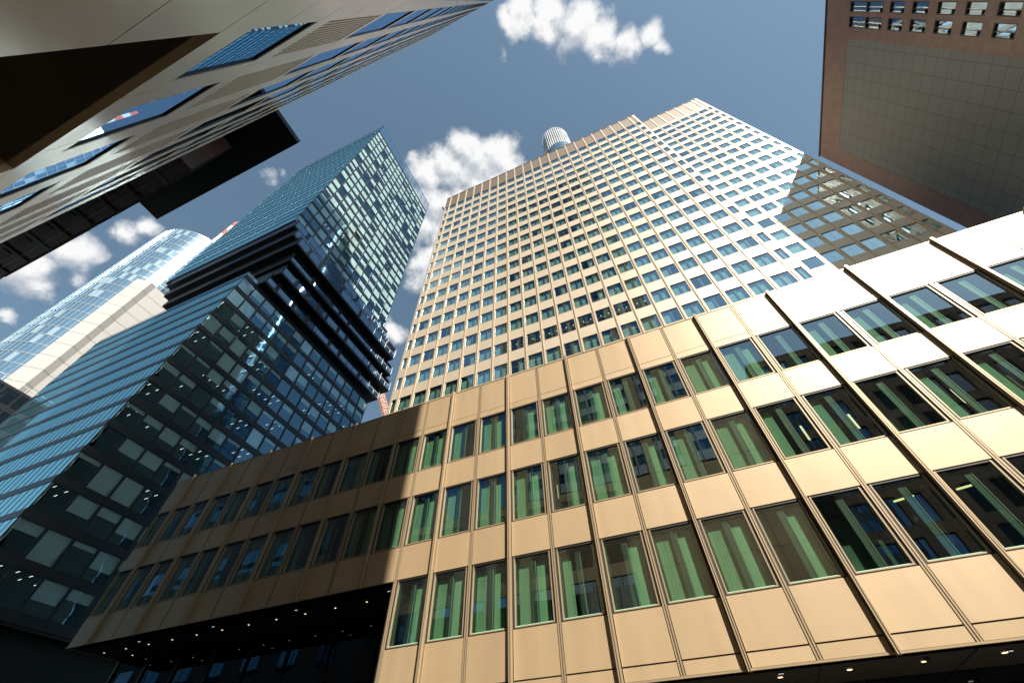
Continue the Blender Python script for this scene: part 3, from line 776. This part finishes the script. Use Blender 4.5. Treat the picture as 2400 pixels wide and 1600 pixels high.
for (a, b) in wcols:
    for (c, d_) in wz:
        fr = MB(T); fr.box(a, a + .1, -.28, -.02, c, d_, BLACK); fr.box(b - .1, b, -.28, -.02, c, d_, BLACK); fr.box(a + .1, b - .1, -.28, -.02, c, c + .1, BLACK); fr.box(a + .1, b - .1, -.28, -.02, d_ - .1, d_, BLACK)
        m_ = a + (b - a) * .58; fr.box(m_ - .03, m_ + .03, -.26, -.05, c + .1, d_ - .1, BLACK); fr.box(m_ + .03, b - .1, -.26, -.05, c + .5, c + .56, BLACK)
        if d_ - c > 4: fr.box(a + .1, b - .1, -.27, -.04, c + 3.0, c + 3.25, BLACK)
        wdw = fr.build('window', jp); p = MB(T)
        t1, t2 = rngo.uniform(-.03, .03), rngo.uniform(-.03, .03)
        p.quad([(a + .1, -.2, c + .1), (b - .1, -.2 + t1, c + .1), (b - .1, -.2 + t1 + t2, d_ - .1), (a + .1, -.2 + t2, d_ - .1)], LTG); p.build('pane', wdw)
settle(jp)

# ================================================================== round tower with white stair shaft, far left
mt = thing('round_tower', 'round blue glass skyscraper with sunlit white concrete shaft and red white mast', 'tower', (-157.8, 26.7, GZ))
cx0, cy0, R = -160 * math.cos(math.radians(9.6)), 160 * math.sin(math.radians(9.6)), 15.0
NS, NFL = 72, 43; HT = 161.0
gl_ = MB(); rm = random.Random(21)
zf = [GZ + (HT - GZ) * k / NFL for k in range(NFL + 1)]
def cp(i, r, z): a = 2 * math.pi * i / NS; return (cx0 + r * math.cos(a), cy0 + r * math.sin(a), z)
for k in range(NFL):
    for i in range(NS):
        m = ROUNDL if rm.random() < .16 else ROUNDG
        gl_.quad([cp(i, R, zf[k]), cp(i + 1, R, zf[k]), cp(i + 1, R, zf[k + 1]), cp(i, R, zf[k + 1])], m)
go_ = gl_.build('glass_skin', mt)
gd = MB()
for k in range(NFL + 1):
    for i in range(NS):
        gd.quad([cp(i, R + .08, zf[k] - .14), cp(i + 1, R + .08, zf[k] - .14), cp(i + 1, R + .08, zf[k] + .14), cp(i, R + .08, zf[k] + .14)], FRAMEW)
for i in range(0, NS, 1): gd.bar(cp(i, R + .03, GZ), cp(i, R + .03, HT), .12, FRAMEW)
gd.build('facade_grid', mt)
rf = MB(); rf.quad([cp(i, R, HT) for i in range(NS)], FRAMEW); rf.build('roof', mt)
def pol(az, r, z): a = math.radians(az); return (-r * math.cos(a), r * math.sin(a), z)
pl = [(6.88, 137.8), (8.25, 135.2), (8.95, 136.2), (12.4, 137.5), (12.4, 158), (7.2, 158)]
sh = MB(); zt = 117.6
for i in range(6):
    a, b = pl[i], pl[(i + 1) % 6]; nz_ = 26
    for k in range(nz_):
        z0 = GZ + (zt - GZ) * k / nz_; z1 = GZ + (zt - GZ) * (k + 1) / nz_
        sh.quad([pol(*a, z0 + .06), pol(*b, z0 + .06), pol(*b, z1 - .06), pol(*a, z1 - .06)], WHITE)
sh.quad([pol(*p_, zt) for p_ in pl], WHITE); sh.build('concrete_shaft', mt)
shj = MB()
for i in range(6):
    a, b = pl[i], pl[(i + 1) % 6]; a = (a[0], a[1] + .05); b = (b[0], b[1] + .05)
    shj.quad([pol(*a, GZ), pol(*b, GZ), pol(*b, zt - .1), pol(*a, zt - .1)], WJ)
shj.build('shaft_joint', mt)
ms = MB(); P0 = pol(9.1, 158, HT); tz = 1.246 * 158
for k in range(8):
    z0 = HT + (tz - HT) * k / 8; z1 = HT + (tz - HT) * (k + 1) / 8
    w_ = .80 - .05 * k; ms.box(P0[0] - w_, P0[0] + w_, P0[1] - w_, P0[1] + w_, z0, z1, REDM if k in (5, 7) else WHITEM)
ms.build('mast', mt)
settle(mt)

# ================================================================== round white topped tower behind the golden one
wt = thing('round_tower', 'white louvred cylindrical tower top peeking over the gold tower roof', 'tower', (1.8, 60, GZ))
R, NS = 6.25, 40; cx0, cy0 = 1.75, 60.0
a = MB(); z1, zb = 223.0, 196.5
for i in range(NS):
    m = WHITEM
    a.quad([cp(i, R - .25, zb), cp(i + 1, R - .25, zb), cp(i + 1, R - .25, z1), cp(i, R - .25, z1)], FRAMEW)
    a.quad([cp(i, R + .1, GZ), cp(i + 1, R + .1, GZ), cp(i + 1, R + .1, zb), cp(i, R + .1, zb)], ROUNDG)
a.quad([cp(i, R, z1) for i in range(NS)], WHITEM); a.build('drum', wt)
b = MB()
for i in range(NS): b.bar(cp(i, R + .05, zb), cp(i, R + .05, z1 + .8), .42, WHITEM)
b.build('louvre', wt)
b = MB()
for z_ in [zb - 3.6 * k for k in range(0, 54)] + [z1 - 7, z1 - 9, z1 - 11, z1 - 13, z1 - 15]:
    for i in range(NS): b.bar(cp(i, R + .12, z_), cp(i + 1, R + .12, z_), .25, FRAMEW)
b.build('ring', wt)
settle(wt)

# ================================================================== small dark glass block, far left
sb = thing('office_building', 'small dark glass block with thin roof mesh at the far left edge', 'building', (-130, 20, GZ))
bm_ = MB(); bm_.box(-150, -123.2, 10, 22, GZ, 64, CHAR); bm_.build('wall', sb)
for k in range(14):
    for j in range(4):
        p = MB(TX(-123.18)); p.quad([(10.2 + j * 3, 0, 60.2 - k * 4.4), (12.8 + j * 3, 0, 60.2 - k * 4.4), (12.8 + j * 3, 0, 63.4 - k * 4.4), (10.2 + j * 3, 0, 63.4 - k * 4.4)], LTG); p.build('window', sb)
        p = MB(TX(-123.10)); p.box(10 + j * 3 - .08, 10 + j * 3 + .08, -.05, .1, 64 - (k + 1) * 4.4, 64 - k * 4.4, CHAR) if 0 else None
rp = MB()
for j in range(9): rp.bar((-123.2, 10 + 1.5 * j, 64), (-123.2, 10 + 1.5 * j, 65.2), .08, WHITEM)
rp.bar((-123.2, 10, 65.2), (-123.2, 22, 65.2), .08, WHITEM); rp.build('railing', sb)
settle(sb)

# ================================================================== crane between the towers
cr = thing('crane', 'orange and white lattice crane jib in the gap between the two towers', 'crane', (-115, 112, GZ))
def atY(px, py, Y): v = ray(px, py); return v * (Y / v.y)
A, B = atY(887, 905, 112), atY(909, 985, 112)
Bx = B + (B - A) * 1.2
axis = (Bx - A).normalized(); sd = axis.cross(Vector((1, 1, 0)).normalized()).normalized(); sd2 = axis.cross(sd).normalized()
ch = MB(); L = (Bx - A).length; nn = int(L / 2.2); wd = 1.25
cor = [sd * wd + sd2 * wd, sd * wd - sd2 * wd, -sd * wd - sd2 * wd, -sd * wd + sd2 * wd]
for q in cor: ch.bar(A + q, Bx + q, .28, ORANGE)
ch.build('chord', cr)
br = MB()
for k in range(nn):
    p0, p1 = A + axis * (L * k / nn), A + axis * (L * (k + 1) / nn)
    for q in range(4):
        br.bar(p0 + cor[q], p1 + cor[(q + 1) % 4], .16, ORANGE if k % 2 else WHITEM); br.bar(p0 + cor[q], p0 + cor[(q + 1) % 4], .14, ORANGE)
br.build('lattice', cr)
mb_ = MB(); mb_.box(Bx.x - 1.2, Bx.x + 1.2, Bx.y - 1.2, Bx.y + 1.2, GZ, Bx.z, ORANGE); mb_.build('mast', cr)
settle(cr)

# ================================================================== stone block across the street, mirrored in the windows
ob = thing('office_building', 'sandstone office block behind the viewer, seen only mirrored in the green windows', 'building', (40, -14, GZ))
s = MB(); s.box(13, 80, -40, -12.3, GZ, 36, ROOM); s.build('core', ob)
T = TYp(-12)
for k in range(11):
    s = MB(T); z0 = GZ + k * 3.4; s.box(13, 80, -.3, 0, z0 + 2.5, z0 + 3.4, STONE); s.build('spandrel', ob)
for j in range(34):
    s = MB(T); s.box(13 + 2 * j, 13.6 + 2 * j, -.3, -.003, GZ, 35.5, STONE); s.build('pier', ob)
s = MB(T); s.quad([(13, -.25, GZ), (80, -.25, GZ), (80, -.25, 35.6), (13, -.25, 35.6)], LTG); s.build('glazing', ob)
settle(ob)
